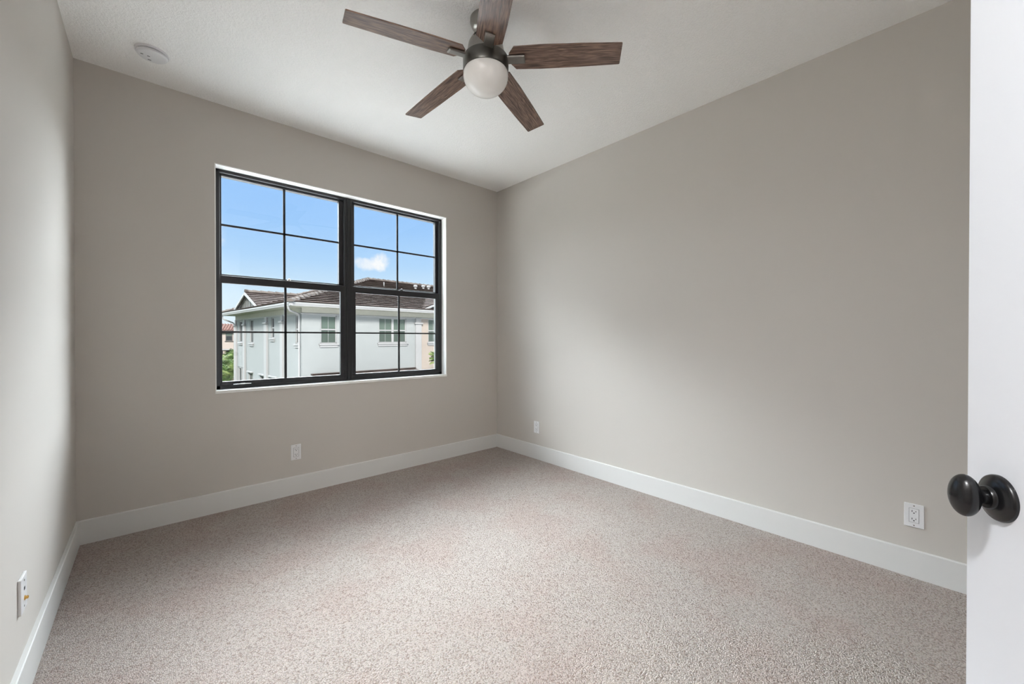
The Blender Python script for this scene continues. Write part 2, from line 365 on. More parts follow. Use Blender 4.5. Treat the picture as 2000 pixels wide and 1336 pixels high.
m = MB(); m.box((-.12, -2.45, 0), (0, 0, H)); struct(m.build('wall_left', M['wall']), 'taupe wall at the left edge with the cable plate', 'wall')
m = MB(); m.box((-.62, -2.45, 0), (-.12, -2.33, H)); m.box((-.62, YB-.12, 0), (-.5, -2.45, H)); struct(m.build('wall_entry', M['wall']), 'taupe wall of the entry recess behind the camera', 'wall')
DX0, DX1, DH = -.18, .612, 2.46
m = MB(); m.box((-.62, YB-.12, 0), (DX0, YB, H)); m.box((DX1, YB-.12, 0), (W, YB, H)); m.box((DX0, YB-.12, DH), (DX1, YB, H))
struct(m.build('wall_back', M['wall']), 'taupe wall with the doorway behind the camera', 'wall')
m = MB(); m.box((-1.9, -5.5, 0), (-1.78, YB-.12, H)); m.box((-1.78, -5.5, 0), (W, -5.38, H)); m.box((-1.78, YB-.12, 0), (-.62, YB, H))
struct(m.build('wall_hall', M['wall']), 'taupe wall of the hall outside the bedroom door', 'wall')
m = MB()
for (a, b) in (((DX0, YB-.125, 0), (DX0+.018, YB+.005, DH)), ((DX1-.018, YB-.125, 0), (DX1, YB+.005, DH)), ((DX0, YB-.125, DH-.018), (DX1, YB+.005, DH))): m.box(a, b, .002)
struct(m.build('trim_1', M['white']), 'white lining of the doorway behind the camera', 'door frame')
BB, BT = .1352, .015
def baseboard(name, a, b, nrm, label):
    # profile: flat board with a slightly eased top edge
    a = Vector(a); b = Vector(b); n = Vector(nrm)
    prof = [(0, 0), (BT, 0), (BT, BB-.003), (BT-.003, BB), (0, BB)]
    mb = MB(); mb.prism([a + n*x + Vector((0, 0, z)) for x, z in prof], b - a)
    struct(mb.build(name, M['white']), label, 'baseboard')
baseboard('baseboard_front', (BT, 0, 0), (W-BT, 0, 0), (0, -1, 0), 'white baseboard along the window wall')
baseboard('baseboard_right', (W, 0, 0), (W, YB, 0), (-1, 0, 0), 'white baseboard along the long right wall')
baseboard('baseboard_left', (0, -2.45, 0), (0, 0, 0), (1, 0, 0), 'white baseboard along the left wall')
# hall ceiling lamp behind the camera
hl = empty('hall_lamp', (-.35, -4.65, H))
m = MB(); m.lathe([(.15, 0), (.15, -.03), (.14, -.035)]); m.build('base', M['nickel'], hl, True)
m = MB(); m.lathe([(.135, -.035), (.13, -.06), (.10, -.085), (.05, -.098), (0, -.10)]); m.build('diffuser', M['lampglow'], hl, True)
tag(hl, 'warm round flush lamp on the hall ceiling behind the camera', 'ceiling lamp')
# added fill light in the entry recess, behind the camera, to brighten the door
el = empty('entry_fill_light', (-.24, -3.05, H))
m = MB(); m.lathe([(.165, 0), (.165, -.018), (.158, -.022), (.150, -.022)], 48); m.build('rim', M['plastic'], el, True, 30)
m = MB(); m.lathe([(.152, -.004), (.150, -.020), (.12, -.026), (0, -.028)], 48); m.build('diffuser', M['fillglow'], el, True)
tag(el, 'added round fill light, unseen on the entry recess ceiling behind the camera', 'ceiling lamp')
# ------------------------------------------------------------------ window
win = empty('window_1', ((WX0+WX1)/2, 0.078, WZ0)); struct(win, 'black framed double single-hung window with grilles', 'window')
WO = Vector(win.location)
def wbox(mb, a, b, bev=.0): mb.box(Vector(a)-WO, Vector(b)-WO, bev); return mb
m = MB()
wbox(m, (WX0-g, 0.0005, WZ1), (WX1+g, T, WZ1+g)); wbox(m, (WX0-g, 0.0005, WZ0), (WX0, T, WZ1)); wbox(m, (WX1, 0.0005, WZ0), (WX1+g, T, WZ1))
m.build('reveal', M['reveal'], win)
m = MB(); wbox(m, (WX0-g, -.006, WZ0-.02), (WX1+g, .17, WZ0), .002); m.build('sill', M['sill'], win)
F0, F1 = .078, .168
XM = 1.5450
m = MB()   # outer frame: head, sill, jambs with an inner step
wbox(m, (WX0, F0, WZ1-.020), (WX1, F1, WZ1), .002); wbox(m, (WX0, F0, WZ0), (WX1, F1, WZ0+.024), .002)
wbox(m, (WX0, F0, WZ0), (WX0+.030, F1, WZ1), .002); wbox(m, (WX1-.030, F0, WZ0), (WX1, F1, WZ1), .002)
wbox(m, (WX0+.01, F0+.035, WZ1-.032), (WX1-.01, F1-.01, WZ1-.01), .001)
m.build('frame', M['black'], win)
m = MB(); wbox(m, (XM-.034, F0, WZ0+.01), (XM+.034, F1, WZ1-.005), .002); wbox(m, (XM-.009, F0-.007, WZ0+.012), (XM+.009, F0+.01, WZ1-.004), .002)
wbox(m, (XM-.026, F0-.003, WZ0+.012), (XM-.020, F0+.01, WZ1-.004), .001); wbox(m, (XM+.020, F0-.003, WZ0+.012), (XM+.026, F0+.01, WZ1-.004), .001)
m.build('mullion', M['black'], win)
ZMR0, ZMR1 = 1.553, 1.606
for (xa, xb, gl, gr, xm) in ((WX0+.028, XM-.032, .690, 1.478, 1.0785), (XM+.032, WX1-.028, 1.6085, 2.392, 2.0035)):
    # upper fixed light, set back
    us = MB(); y0, y1 = .106, .140; gt, gb = 2.3085, 1.618
    wbox(us, (xa, y0, gt), (xb, y1, WZ1-.015), .0015); wbox(us, (xa, y0, gb-.035), (xb, y1, gb), .0015)
    wbox(us, (xa, y0, gb-.03), (gl-.004, y1, WZ1-.015), .0015); wbox(us, (gr, y0, gb-.03), (xb, y1, WZ1-.015), .0015)
    uso = us.build('upper_sash', M['black'], win)
    mm_ = MB(); wbox(mm_, (xm-.008, .119, gb), (xm+.008, .127, gt)); wbox(mm_, (gl-.004, .119, 1.9635-.007), (gr, .127, 1.9635+.007)); mm_.build('muntins', M['black'], uso)
    p_ = MB(); wbox(p_, (gl-.006, .121, gb-.004), (gr+.004, .125, gt+.004)); p_.build('pane', M['glass'], uso)
    # lower sash, nearer the room
    ls = MB(); y0, y1 = .082, .108; lt, lb = ZMR0, .868
    lgl, lgr = (gl-.005, gr+.004) if xa < 1 else (1.607, 2.384)
    wbox(ls, (xa, y0, lt), (xb, y1, ZMR1), .0025); wbox(ls, (xa, y0, WZ0+.022), (xb, y1, lb), .0025)
    wbox(ls, (xa, y0, lb-.01), (lgl, y1, lt+.01), .0015); wbox(ls, (lgr, y0, lb-.01), (xb, y1, lt+.01), .0015)
    lso = ls.build('lower_sash', M['black'], win)
    mm_ = MB(); wbox(mm_, (xm-.008, .090, lb), (xm+.008, .098, lt)); wbox(mm_, (lgl, .090, 1.2135-.006), (lgr, .098, 1.2135+.006)); mm_.build('muntins', M['black'], lso)
    p_ = MB(); wbox(p_, (lgl-.004, .092, lb-.004), (lgr+.004, .096, lt+.004)); p_.build('pane', M['glass'], lso)
    lk = MB(); wbox(lk, (xm+.010, .080, ZMR1-.002), (xm+.034, .100, ZMR1+.006), .002); wbox(lk, (xm+.016, .078, ZMR1+.005), (xm+.030, .090, ZMR1+.014), .002)
    lk.build('sash_lock', M['chrome'] if xa < 1 else M['black'], lso)
    if xa < 1:
        hd = MB(); wbox(hd, (.735, .066, .832), (.862, .083, .838), .002); wbox(hd, (.742, .063, .829), (.855, .068, .846), .002)
        h_ = hd.build('lift_handle', M['black'], lso)
        hg = MB(); wbox(hg, (.745, .059, .8445), (.852, .068, .8490), .0015); wbox(hg, (.788, .058, .843), (.815, .068, .8515), .0015)
        hg.build('latch_bar', M['chrome'], h_)
# ------------------------------------------------------------------ open door
door = empty('door_1', (.6078, -3.716, 0), R(30)); struct(door, 'white door standing open at the right edge of the view', 'door')
DWd = .7605
m = MB(); z0, z1 = .012, 2.43; st = .125
m.box((0, -.035, z0), (st, 0, z1), .0015); m.box((DWd-st, -.035, z0), (DWd, 0, z1), .0015)
for (a, b) in ((z0, z0+.22), (.95, 1.09), (z1-.125, z1)): m.box((st-.001, -.0345, a), (DWd-st+.001, -.0005, b), .001)
m.box((st-.005, -.025, z0+.1), (DWd-st+.005, -.010, z1-.1))
for (a, b) in ((z0+.25, .92), (1.12, z1-.155)): m.box((st+.03, -.030, a), (DWd-st-.03, -.005, b), .004)
m.build('door_leaf', M['door'], door)
def knob_set(sgn, y0):
    Mx = Matrix.Translation((.70, y0, .945)) @ (Matrix.Rotation(R(-90), 4, 'X') if sgn > 0 else Matrix.Rotation(R(90), 4, 'X'))
    r_ = MB(); r_.M = Mx; r_.lathe([(.0325, 0), (.0325, .0025), (.0316, .0048), (.0295, .0065), (.028, .0068), (.0255, .0088), (.020, .0108), (.0165, .0118), (.0160, .0150), (.0150, .0165), (0, .0165)], 64)
    ro = r_.build('rosette', M['knob'], door, True, 30)
    k_ = MB(); k_.M = Mx
    k_.lathe([(.0105, .014), (.0095, .019), (.0100, .024), (.0125, .028)], 48)
    # egg: long axis vertical (local y of this frame maps to world z)
    # egg: long axis vertical
    prof = []
    for i in range(29):
        a = math.pi*(.035 + .965*i/28); prof.append((math.sin(a) if i < 28 else 0, .0385 - .0158*math.cos(a)))
    k_.lathe(prof, 72, .0205, .0300)
    ko = k_.build('knob', M['knob'], door, True, 60)
    if sgn > 0:
        h_ = MB(); h_.M = Mx; h_.lathe([(.0020, .0536), (.0020, .05445), (0, .05445)], 16); h_.build('release_hole', M['dark'], ko)
knob_set(1, 0); knob_set(-1, -.035)
lt = MB(); lt.box((DWd-.001, -.029, .915), (DWd+.0015, -.006, .975), .001); lt.build('latch_plate', M['knob'], door)
for hz_ in (.25, 1.22, 2.2):
    h_ = MB(); h_.M = Matrix.Translation((-.004, .003, hz_)); h_.lathe([(.006, -.045), (.006, .045)], 16); h_.build('hinge', M['knob'], door, True)
# ------------------------------------------------------------------ wall plates
def outlet(name, loc, rz, label):
    o = empty(name, loc, rz)       # local: wall plane y=0, room side is -y
    p = MB(); p.box((-.035, -.0055, -.0572), (.035, 0, .0572), .0022, 3)
    p.build('cover_plate', M['plastic'], o)
    r_ = MB(); r_.box((-.0168, -.0075, -.0335), (.0168, -.004, .0335), .0012); rc = r_.build('receptacle', M['plastic'], o)
    e_ = MB()
    for (a, b) in (((-.0178, -.0057, -.0345), (.0178, -.0052, .0345)),): e_.box(a, b)
    e_.build('seam', M['dark'], rc)
    for dz in (.0185, -.0185):
        s_ = MB(); s_.box((-.0078, -.0079, dz-.001), (-.0054, -.007, dz+.0075)); s_.build('slot', M['dark'], rc)
        s_ = MB(); s_.box((.0054, -.0079, dz), (.0076, -.007, dz+.0068)); s_.build('slot', M['dark'], rc)
        s_ = MB(); s_.M = Matrix.Translation((0, -.0069, dz-.0055)) @ Matrix.Rotation(R(90), 4, 'X'); s_.lathe([(.0027, 0), (.0027, .001)], 16); s_.build('slot', M['dark'], rc)
    for dz in (.0475, -.0475):
        s_ = MB(); s_.M = Matrix.Translation((0, -.0052, dz)) @ Matrix.Rotation(R(90), 4, 'X'); s_.lathe([(.0032, 0), (.0030, .0012), (0, .0014)], 16); so = s_.build('screw', M['nickel'], o, True)
    return tag(o, label, 'power outlet', 'white duplex outlets low on the walls')
outlet('power_outlet', (1.1253, 0, .3140), 0, 'white duplex outlet on the window wall, below the window')
outlet('power_outlet', (W, -.6005, .3067), R(-90), 'small white duplex outlet on the right wall nearest the far corner')
outlet('power_outlet', (W, -3.1873, .3020), R(-90), 'largest white duplex outlet, on the right wall beside the open door')
cp = empty('cable_plate', (0, -1.2935, .3420), R(90))
p = MB(); p.box((-.040, -.008, -.0572), (.040, 0, .0572), .0022, 3); p.build('cover_plate', M['plastic'], cp)
b_ = MB(); b_.M = Matrix.Translation((.004, -.007, -.018)) @ Matrix.Rotation(R(90), 4, 'X')
b_.lathe([(.0075, 0), (.0075, .003), (.0048, .0032), (.0048, .0095), (.003, .0095), (.003, .006), (0, .006)], 24); b_.build('coaxial_connector', M['brass'], cp, True, 30)
b_ = MB(); b_.box((-.003, -.0088, .009), (.010, -.007, .019), .0005); b_.build('data_jack', M['dark'], cp)
for dz in (.042, -.042):
    s_ = MB(); s_.M = Matrix.Translation((0, -.0077, dz)) @ Matrix.Rotation(R(90), 4, 'X'); s_.lathe([(.0032, 0), (.0030, .0012), (0, .0014)], 16); s_.build('screw', M['nickel'], cp, True)
tag(cp, 'white cable plate with a brass connector on the left wall', 'cable plate')
# ------------------------------------------------------------------ smoke detector
sdt = empty('smoke_detector', (.3295, -.3523, H))
m = MB(); m.lathe([(.073, 0), (.073, -.008), (.071, -.010)], 64); m.build('base_plate', M['plastic'], sdt, True, 30)
m = MB(); m.lathe([(.064, -.010), (.064, -.013)], 64); m.build('vent_gap', M['dark'], sdt, True)
m = MB(); m.lathe([(.066, -.0125), (.0665, -.015), (.0645, -.0155), (.0645, -.0165), (.066, -.017), (.065, -.021), (.0605, -.0245), (.054, -.0255), (0, -.026)], 64); cv = m.build('cover', M['plastic'], sdt, True, 30)
for (x, y, s_) in ((-.042, -.001, .0055), (-.015, .002, .0055), (-.011, .037, .007)):
    q = MB(); q.box((x-s_, y-.0024, -.0265), (x+s_, y+.0024, -.0252)); q.build('test_slot', M['dark'], cv)
sdt.rotation_euler = (0, 0, 0)
tag(sdt, 'round white smoke detector on the ceiling near the left corner', 'smoke detector')
# ------------------------------------------------------------------ ceiling fan
fan = empty('ceiling_fan', (1.555, -1.7575, H)); fz = lambda z: z - H
m = MB(); m.lathe([(.077, 0), (.077, -.016), (.074, -.020), (.071, -.030), (.062, -.044), (.044, -.055), (.026, -.058), (0, -.058)], 64); m.build('canopy', M['nickel'], fan, True, 30)
m = MB(); m.lathe([(.0135, -.06), (.0135, -.10)], 24); m.build('downrod', M['nickel'], fan, True)
m = MB(); m.lathe([(.03, fz(2.662)), (.052, fz(2.660)), (.072, fz(2.645)), (.086, fz(2.618)), (.0905, fz(2.590)), (.0905, fz(2.548)), (.086, fz(2.545)), (0, fz(2.545))], 64)
mo = m.build('motor_housing', M['nickel'], fan, True, 30)
for k in range(5):
    for i in range(5):
        a = R(-49.85 + 36 + 72*k) + (i-2)*.11
        q = MB(); q.M = Matrix.Rotation(a, 4, 'Z') @ Matrix.Translation((.0788, 0, fz(2.632))) @ Matrix.Rotation(R(-28), 4, 'Y')
        q.box((-.0015, -.0022, -.010), (.0015, .0022, .010), .0006); q.build('vent_slit', M['dark'], mo)
m = MB(); m.lathe([(.098, fz(2.553)), (.1105, fz(2.550)), (.1125, fz(2.546)), (.1125, fz(2.492)), (.1105, fz(2.486)), (.106, fz(2.486)), (0, fz(2.490))], 72); m.build('light_ring', M['nickel_dim'], fan, True, 30)
m = MB(); prof = [(.1055, fz(2.488)), (.1095, fz(2.480))]
for i in range(0, 13):
    a = R(90*i/12); prof.append((.1105*math.cos(a) if i < 12 else 0, fz(2.468) - .092*math.sin(a)))
m.lathe(prof, 72); m.build('lamp_globe', M['globe'], fan, True, 50)
half = [(.118, .026), (.146, .0625), (.27, .0655), (.46, .0625), (.649, .0565)]
out = [(x, -w) for x, w in half] + [(.652, -.053), (.652, .053)] + [(x, w) for x, w in reversed(half)]
bz = fz(2.515)
b0 = MB(); b0.prism([(x, y, 0) for x, y in out], (0, 0, .0065), .0012)
blade0 = b0.build('blade', M['wood'], fan)
a0 = MB(); a0.prism([(.085, -.0225, -.001), (.195, -.0225, -.001), (.195, .0225, -.001), (.085, .0225, -.001)], (0, 0, -.009), .0022)
a0.prism([(.19, -.019, -.0095), (.19, .019, -.0095), (.10, .019, -.0095), (.10, -.019, -.0095)], (0, 0, -.002), .0008)
arm0 = a0.build('blade_arm', M['nickel'], fan)
for k in range(5):
    for o0 in (blade0, arm0):
        o = o0 if k == 0 else o0.copy()
        if k: COL.objects.link(o); o.parent = fan
        o.location = (0, 0, bz)
        o.matrix_local = Matrix.Translation((0, 0, bz + .034)) @ Matrix.Rotation(R(-49.85 + 72*k), 4, 'Z') @ Matrix.Rotation(R(3.0), 4, 'Y') @ Matrix.Rotation(R(-11.6), 4, 'X')
tag(fan, 'five blade ceiling fan with dark wood blades and frosted globe light', 'ceiling fan')
# ------------------------------------------------------------------ outside: ground
GZ = -3.2
m = MB(); m.box((-80, T+.6, GZ-.3), (110, 17, GZ)); struct(m.build('paving', M['paving']), 'unseen paving between the houses, made pale to bounce light', 'ground')
m = MB(); m.box((-80, 17, GZ-.3), (110, 140, GZ)); struct(m.build('lawn', M['grass']), 'lawn beyond the neighbouring house', 'ground')
# ------------------------------------------------------------------ neighbouring house
HX, HY = 5.91, 18.56
house = empty('neighbouring_house', (HX, HY, GZ), R(5.5))
hz = lambda z: z - GZ
UL, LL = 24.0, 12.08
OV = .8
OVB = .42     # rear overhang
def grid_wall(mb, u0, u1, z0, z1, holes, p):
    us = sorted({u0, u1, *[h[0] for h in holes], *[h[1] for h in holes]}); zs = sorted({z0, z1, *[h[2] for h in holes], *[h[3] for h in holes]})
    inh = lambda u, z: any(h[0] < u < h[1] and h[2] < z < h[3] for h in holes)
    for i in range(len(us)-1):
        for j in range(len(zs)-1):
            if inh((us[i]+us[i+1])/2, (zs[j]+zs[j+1])/2): continue
            mb.poly([p(us[i], 0, zs[j]), p(us[i+1], 0, zs[j]), p(us[i+1], 0, zs[j+1]), p(us[i], 0, zs[j+1])])
    for a, b, c, d in holes:
        for q, r_ in (((a, c), (b, c)), ((b, c), (b, d)), ((b, d), (a, d)), ((a, d), (a, c))):
            mb.poly([p(q[0], 0, q[1]), p(r_[0], 0, r_[1]), p(r_[0], .2, r_[1]), p(q[0], .2, q[1])])
    bmesh.ops.remove_doubles(mb.bm, verts=mb.bm.verts[:], dist=1e-4)
pR = lambda u, w, z: (u, w, hz(z))          # front facade (towards our window): w goes inwards
pL = lambda u, w, z: (w, u, hz(z))          # left facade
ZF = 2.40
# windows (u0,u1,z0,z1)
wf = [(.91, 1.75, .87, 2.33), (4.17, 5.99, .88, 2.33)]
wp = [(7.60, 9.40, .88, 2.36), (12.0, 13.8, .88, 2.36), (17.0, 18.8, .88, 2.36)]
wl = [(10.48, 11.28, .86, 2.31), (8.01, 8.75, .83, 2.32), (4.09, 4.64, 1.15, 2.34), (.33, .85, .86, 2.35)]
wl2 = [(8.20, 9.07, -2.3, -1.09), (5.85, 6.68, -2.3, -1.12), (3.75, 4.85, -2.3, -1.12)]
dl = [(10.06, 11.64, GZ+.02, -.82)]
m = MB(); grid_wall(m, 0, 6.83, GZ, 2.72, wf, pR); m.build('front_wall', M['hblue'], house)
m = MB(); grid_wall(m, 6.83, UL, GZ, 2.72, wp, pR); m.build('peach_wall', M['hpeach'], house)
m = MB(); grid_wall(m, 0, LL, GZ, 2.72, wl + wl2 + dl, pL); m.build('side_wall', M['hblue'], house)
m = MB(); m.poly([(0, LL, 0), (UL, LL, 0), (UL, LL, hz(2.72)), (0, LL, hz(2.72))]); m.poly([(UL, 0, 0), (UL, LL, 0), (UL, LL, hz(2.72)), (UL, 0, hz(2.72))]); m.build('rear_wall', M['hblue'], house)
def hbox(mb, P, a, b, bev=0):
    A = P(*a); B = P(*b); mb.box(A, B, bev)
def house_window(P, u0, u1, z0, z1, style, double=False, sill=True, hood=False):
    f = MB(); t = .055; d0, d1 = .03, .10
    for (a, b) in (((u0, z0), (u0+t, z1)), ((u1-t, z0), (u1, z1)), ((u0, z0), (u1, z0+t)), ((u0, z1-t), (u1, z1))): hbox(f, P, (a[0], d0, a[1]), (b[0], d1, b[1]))
    zm = z0 + (z1-z0)*.5
    hbox(f, P, (u0, d0+.005, zm-.035), (u1, d1, zm+.035))
    cols = [(u0+t, u1-t)]
    if double:
        um = (u0+u1)/2; hbox(f, P, (um-.07, d0-.005, z0), (um+.07, d1, z1)); cols = [(u0+t, um-.07), (um+.07, u1-t)]
    fo = f.build('window', M['hwhite'], house)
    for (a, b) in cols:
        q = MB(); hbox(q, P, (a-.01, .08, zm), (b+.01, .095, z1-t+.01)); q.build('pane', M[style[0]], fo)
        q = MB(); hbox(q, P, (a-.01, .07, z0+t-.01), (b+.01, .085, zm)); q.build('pane', M[style[1]], fo)
        if b-a > .5:
            q = MB(); c_ = (a+b)/2; hbox(q, P, (c_-.009, .062, z0+t), (c_+.009, .082, z1-t)); q.build('grille', M['hwhite'], fo)
    if sill:
        q = MB(); hbox(q, P, (u0-.09, -.09, z0-.09), (u1+.09, .1, z0-.0), .01); hbox(q, P, (u0-.05, -.05, z0-.20), (u1+.05, .05, z0-.09), .01); q.build('window_sill', M['hwhite'], fo)
    if hood:
        q = MB(); hbox(q, P, (u0-.12, -.10, z1+.02), (u1+.12, .05, z1+.10), .01); hbox(q, P, (u0-.05, -.05, z1-.0), (u1+.05, .03, z1+.04), .01); q.build('window_hood', M['hwhite'], fo)
G2 = ('hglass_u', 'hglass_l'); GD = ('hglass_d', 'hglass_d')
house_window(pR, *wf[0], G2); house_window(pR, *wf[1], G2, True)
for w_ in wp: house_window(pR, *w_, G2, True)
for w_ in wl: house_window(pL, *w_, GD)
for w_ in wl2: house_window(pL, *w_, GD, sill=False, hood=True)
q = MB()
for (a, b) in (((10.06, GZ+.02), (10.16, -.82)), ((11.54, GZ+.02), (11.64, -.82)), ((10.06, -.92), (11.64, -.82)), ((10.80, GZ+.02), (10.90, -.82))): hbox(q, pL, (a[0], .04, a[1]), (b[0], .12, b[1]))
do = q.build('side_door', M['hwhite'], house)
q = MB(); hbox(q, pL, (10.1, .10, GZ+.04), (11.6, .13, -.86)); q.build('pane', M['hglass_d'], do)
# pilasters
def pilaster(P, c, w, zc, z1=ZF):
    q = MB(); hbox(q, P, (c-w/2, -.10, GZ), (c+w/2, .02, zc), .01); hbox(q, P, (c-w/2-.07, -.16, zc), (c+w/2+.07, .02, zc+.10), .015); hbox(q, P, (c-w/2+.02, -.08, zc+.1), (c+w/2-.02, .02, z1), .01)
    q.build('pilaster', M['hwhite'], house)
for c, w in ((9.84, .34), (5.40, .46), (2.70, .36), (11.92, .30)): pilaster(pL, c, w, 1.98)
pilaster(pR, 6.83, .42, 2.02); pilaster(pR, 15.5, .42, 2.02)
q = MB(); hbox(q, pR, (-.05, -.06, ZF-.05), (UL, .0, ZF+.02), .01); hbox(q, pL, (-.05, -.06, ZF-.05), (LL, .0, ZF+.02), .01); q.build('frieze_moulding', M['hwhite'], house)
q = MB(); hbox(q, pR, (-.03, -.03, ZF+.02), (UL, .0, 2.70)); hbox(q, pL, (-.03, -.03, ZF+.02), (LL, .0, 2.70)); q.build('frieze_band', M['hsoffit'], house)
q = MB(); hbox(q, pR, (-OV+.12, -OV+.12, 2.69), (UL+OV, 0.0, 2.73)); hbox(q, pL, (0, -OV+.12, 2.69), (LL+OVB-.1, 0.0, 2.73)); hbox(q, pR, (0, LL, 2.69), (UL+OV, LL+OVB-.1, 2.73)); q.build('soffit', M['hsoffit'], house)
# gutters: K-profile extruded along the eaves with mitred front corner
def gutter(a, b, n, name='gutter'):
    a = Vector(a); b = Vector(b); n = Vector(n)
    prof = [(0, 2.70), (.09, 2.70), (.105, 2.76), (.13, 2.80), (.13, 2.875), (.115, 2.875), (.115, 2.86), (0, 2.86)]
    q = MB(); q.prism([a + n*x + Vector((0, 0, hz(z))) for x, z in prof], b - a); return q.build(name, M['hwhite'], house)
e0 = OV - .13
gutter((-OV, -e0, 0), (UL+OV, -e0, 0), (0, -1, 0)); gutter((-e0, -OV, 0), (-e0, LL+OVB, 0), (-1, 0, 0)); gutter((-OV+.1, LL+OVB-.1, 0), (UL+OV, LL+OVB-.1, 0), (0, 1, 0))
# roof: stepped tile courses clipped to each roof plane
SL = .33
def clip(poly, fn):
    out_ = []
    for i in range(len(poly)):
        a, b = poly[i], poly[(i+1) % len(poly)]; fa, fb = fn(a), fn(b)
        if fa >= 0: out_.append(a)
        if fa * fb < 0: out_.append(a.lerp(b, fa/(fa-fb)))
    return out_
def courses(mb, poly, step=.40, lift=.075):
    poly = [Vector(p) for p in poly]
    n = (poly[1]-poly[0]).cross(poly[2]-poly[0]).normalized()
    if n.z < 0: n = -n
    up = (Vector((0, 0, 1)) - n*n.z).normalized(); d0 = min(p.dot(up) for p in poly); d1 = max(p.dot(up) for p in poly)
    k = 0
    while d0 + k*step < d1 - 1e-4:
        lo, hi = d0 + k*step, d0 + (k+1)*step
        pc = clip(clip(poly, lambda p: p.dot(up)-lo), lambda p: hi-p.dot(up)); k += 1
        cl = []
        for p in pc:
            if not cl or (p-cl[-1]).length > 1e-4: cl.append(p)
        if len(cl) > 1 and (cl[0]-cl[-1]).length < 1e-4: cl.pop()
        if len(cl) < 3: continue
        top = [p + n*(.01 + lift*(hi-p.dot(up))/step) for p in cl]
        # each course overhangs the one below: lip, then a recessed riser
        low = [p.dot(up)-lo < 1e-3 for p in cl]
        vs = [mb.v(p) for p in top]; mb.bm.faces.new(vs); mb.bm.faces.new([mb.v(p) for p in cl])
        lip = [mb.v(t - n*.022) for t in top]; vb = [mb.v(p + (up*.11 if w_ else up*0)) for p, w_ in zip(cl, low)]
        for i in range(len(cl)):
            j = (i+1) % len(cl)
            mb.bm.faces.new((lip[i], lip[j], vs[j], vs[i])); mb.bm.faces.new((vb[i], vb[j], lip[j], lip[i]))
ze = hz(2.87); zr = ze + SL*(7.45+OV); PA = (-OV, -OV, ze); PB = (UL+OV, -OV, ze); PC = (UL+OV, LL+OVB, ze); PD = (-OV, LL+OVB, ze); RP = (7.45, 7.45, zr); RQ = (UL-7.45, 7.45, zr)
m = MB()
for pl in ((PA, PB, RQ, RP), (PA, RP, PD), (PB, PC, RQ), (PD, RP, RQ, PC)): courses(m, pl)
roof = m.build('roof', M['hroof'], house)
def caps(pts, w=.17, h=.10, step=.42):
    q = MB()
    for a, b in zip(pts, pts[1:]):
        a = Vector(a); b = Vector(b); t = (b-a); L_ = t.length; t.normalize(); sd_ = t.cross(Vector((0, 0, 1))).normalized(); upv = sd_.cross(t)
        nn = int(L_/step)
        for i in range(nn+1):
            p0 = a + t*(i*step-.03); p1 = a + t*min((i+1)*step+.05, L_+.05)
            sec = [(-w, -.05), (-w*.75, .05), (-w*.3, .09), (w*.3, .09), (w*.75, .05), (w, -.05)]
            r0 = [q.v(p0 + sd_*x*1.06 + upv*(y*1.1+.075)) for x, y in sec]; r1 = [q.v(p1 + sd_*x*.94 + upv*(y*.9+.045)) for x, y in sec]
            for j in range(5): q.bm.faces.new((r0[j], r0[j+1], r1[j+1], r1[j]))
            q.bm.faces.new(r0); q.bm.faces.new(list(reversed(r1)))
    return q
caps([PA, RP]).build('hip_cap', M['hcap'], roof); caps([PD, RP]).build('hip_cap', M['hcap'], roof); caps([PB, RQ]).build('hip_cap', M['hcap'], roof); caps([PC, RQ]).build('hip_cap', M['hcap'], roof)
caps([RP, RQ]).build('ridge_cap', M['hcap'], roof)
# gables on both street faces
def gable(P, c, half, za, zb, off):
    dep = (za - ze + GZ*0)  # unused depth helper
    zb_, za_ = hz(zb), hz(za)
    back = (za_ - ze)/SL - OV + .05
    q = MB()
    A = Vector(P(c-half, off, zb)); B = Vector(P(c+half, off, zb)); C_ = Vector(P(c, off, za)); D_ = Vector(P(c, back, za))
    A2 = Vector(P(c-half, (zb_-ze)/SL-OV, zb)); B2 = Vector(P(c+half, (zb_-ze)/SL-OV, zb))
    courses(q, (A, C_, D_, A2), .34, .05); courses(q, (B, C_, D_, B2), .34, .05)
    g_ = q.build('gable_roof', M['hroof'], house)
    caps([C_, D_], .15).build('ridge_cap', M['hcap'], g_)
    t = MB(); th = .13
    for s_ in (-1, 1):
        pts = [P(c+s_*half, off-.0, zb-.02), P(c, off-.0, za-.02), P(c, off, za-.02-th*1.15), P(c+s_*(half-.28), off, zb-.02)]
        v0 = Vector(P(0, -.07, 0)) - Vector(P(0, 0, 0)); t.prism(pts, v0)
    t.build('rake_board', M['hwhite'], g_)
    t = MB(); pts = [P(c-half, off+.14, zb-.02), P(c+half, off+.14, zb-.02), P(c, off+.14, za-.02)]
    t.prism(pts, Vector(P(0, .06, 0)) - Vector(P(0, 0, 0)))
    n_ = 8
    for i in range(1, n_):
        u = c-half+.2 + (2*half-.4)*i/n_; zt = zb + (za-.1-zb)*(1-abs(u-c)/(half-.2)) - .05
        if zt > zb+.1: hbox(t, P, (u-.02, off+.115, zb), (u+.02, off+.15, zt))
    t.build('gable_panel', M['hgable'], g_)
gable(pL, 6.92, 2.36, 3.92, 2.96, -.70)
gable(pR, 9.12, 2.36, 3.94, 2.96, -.70)
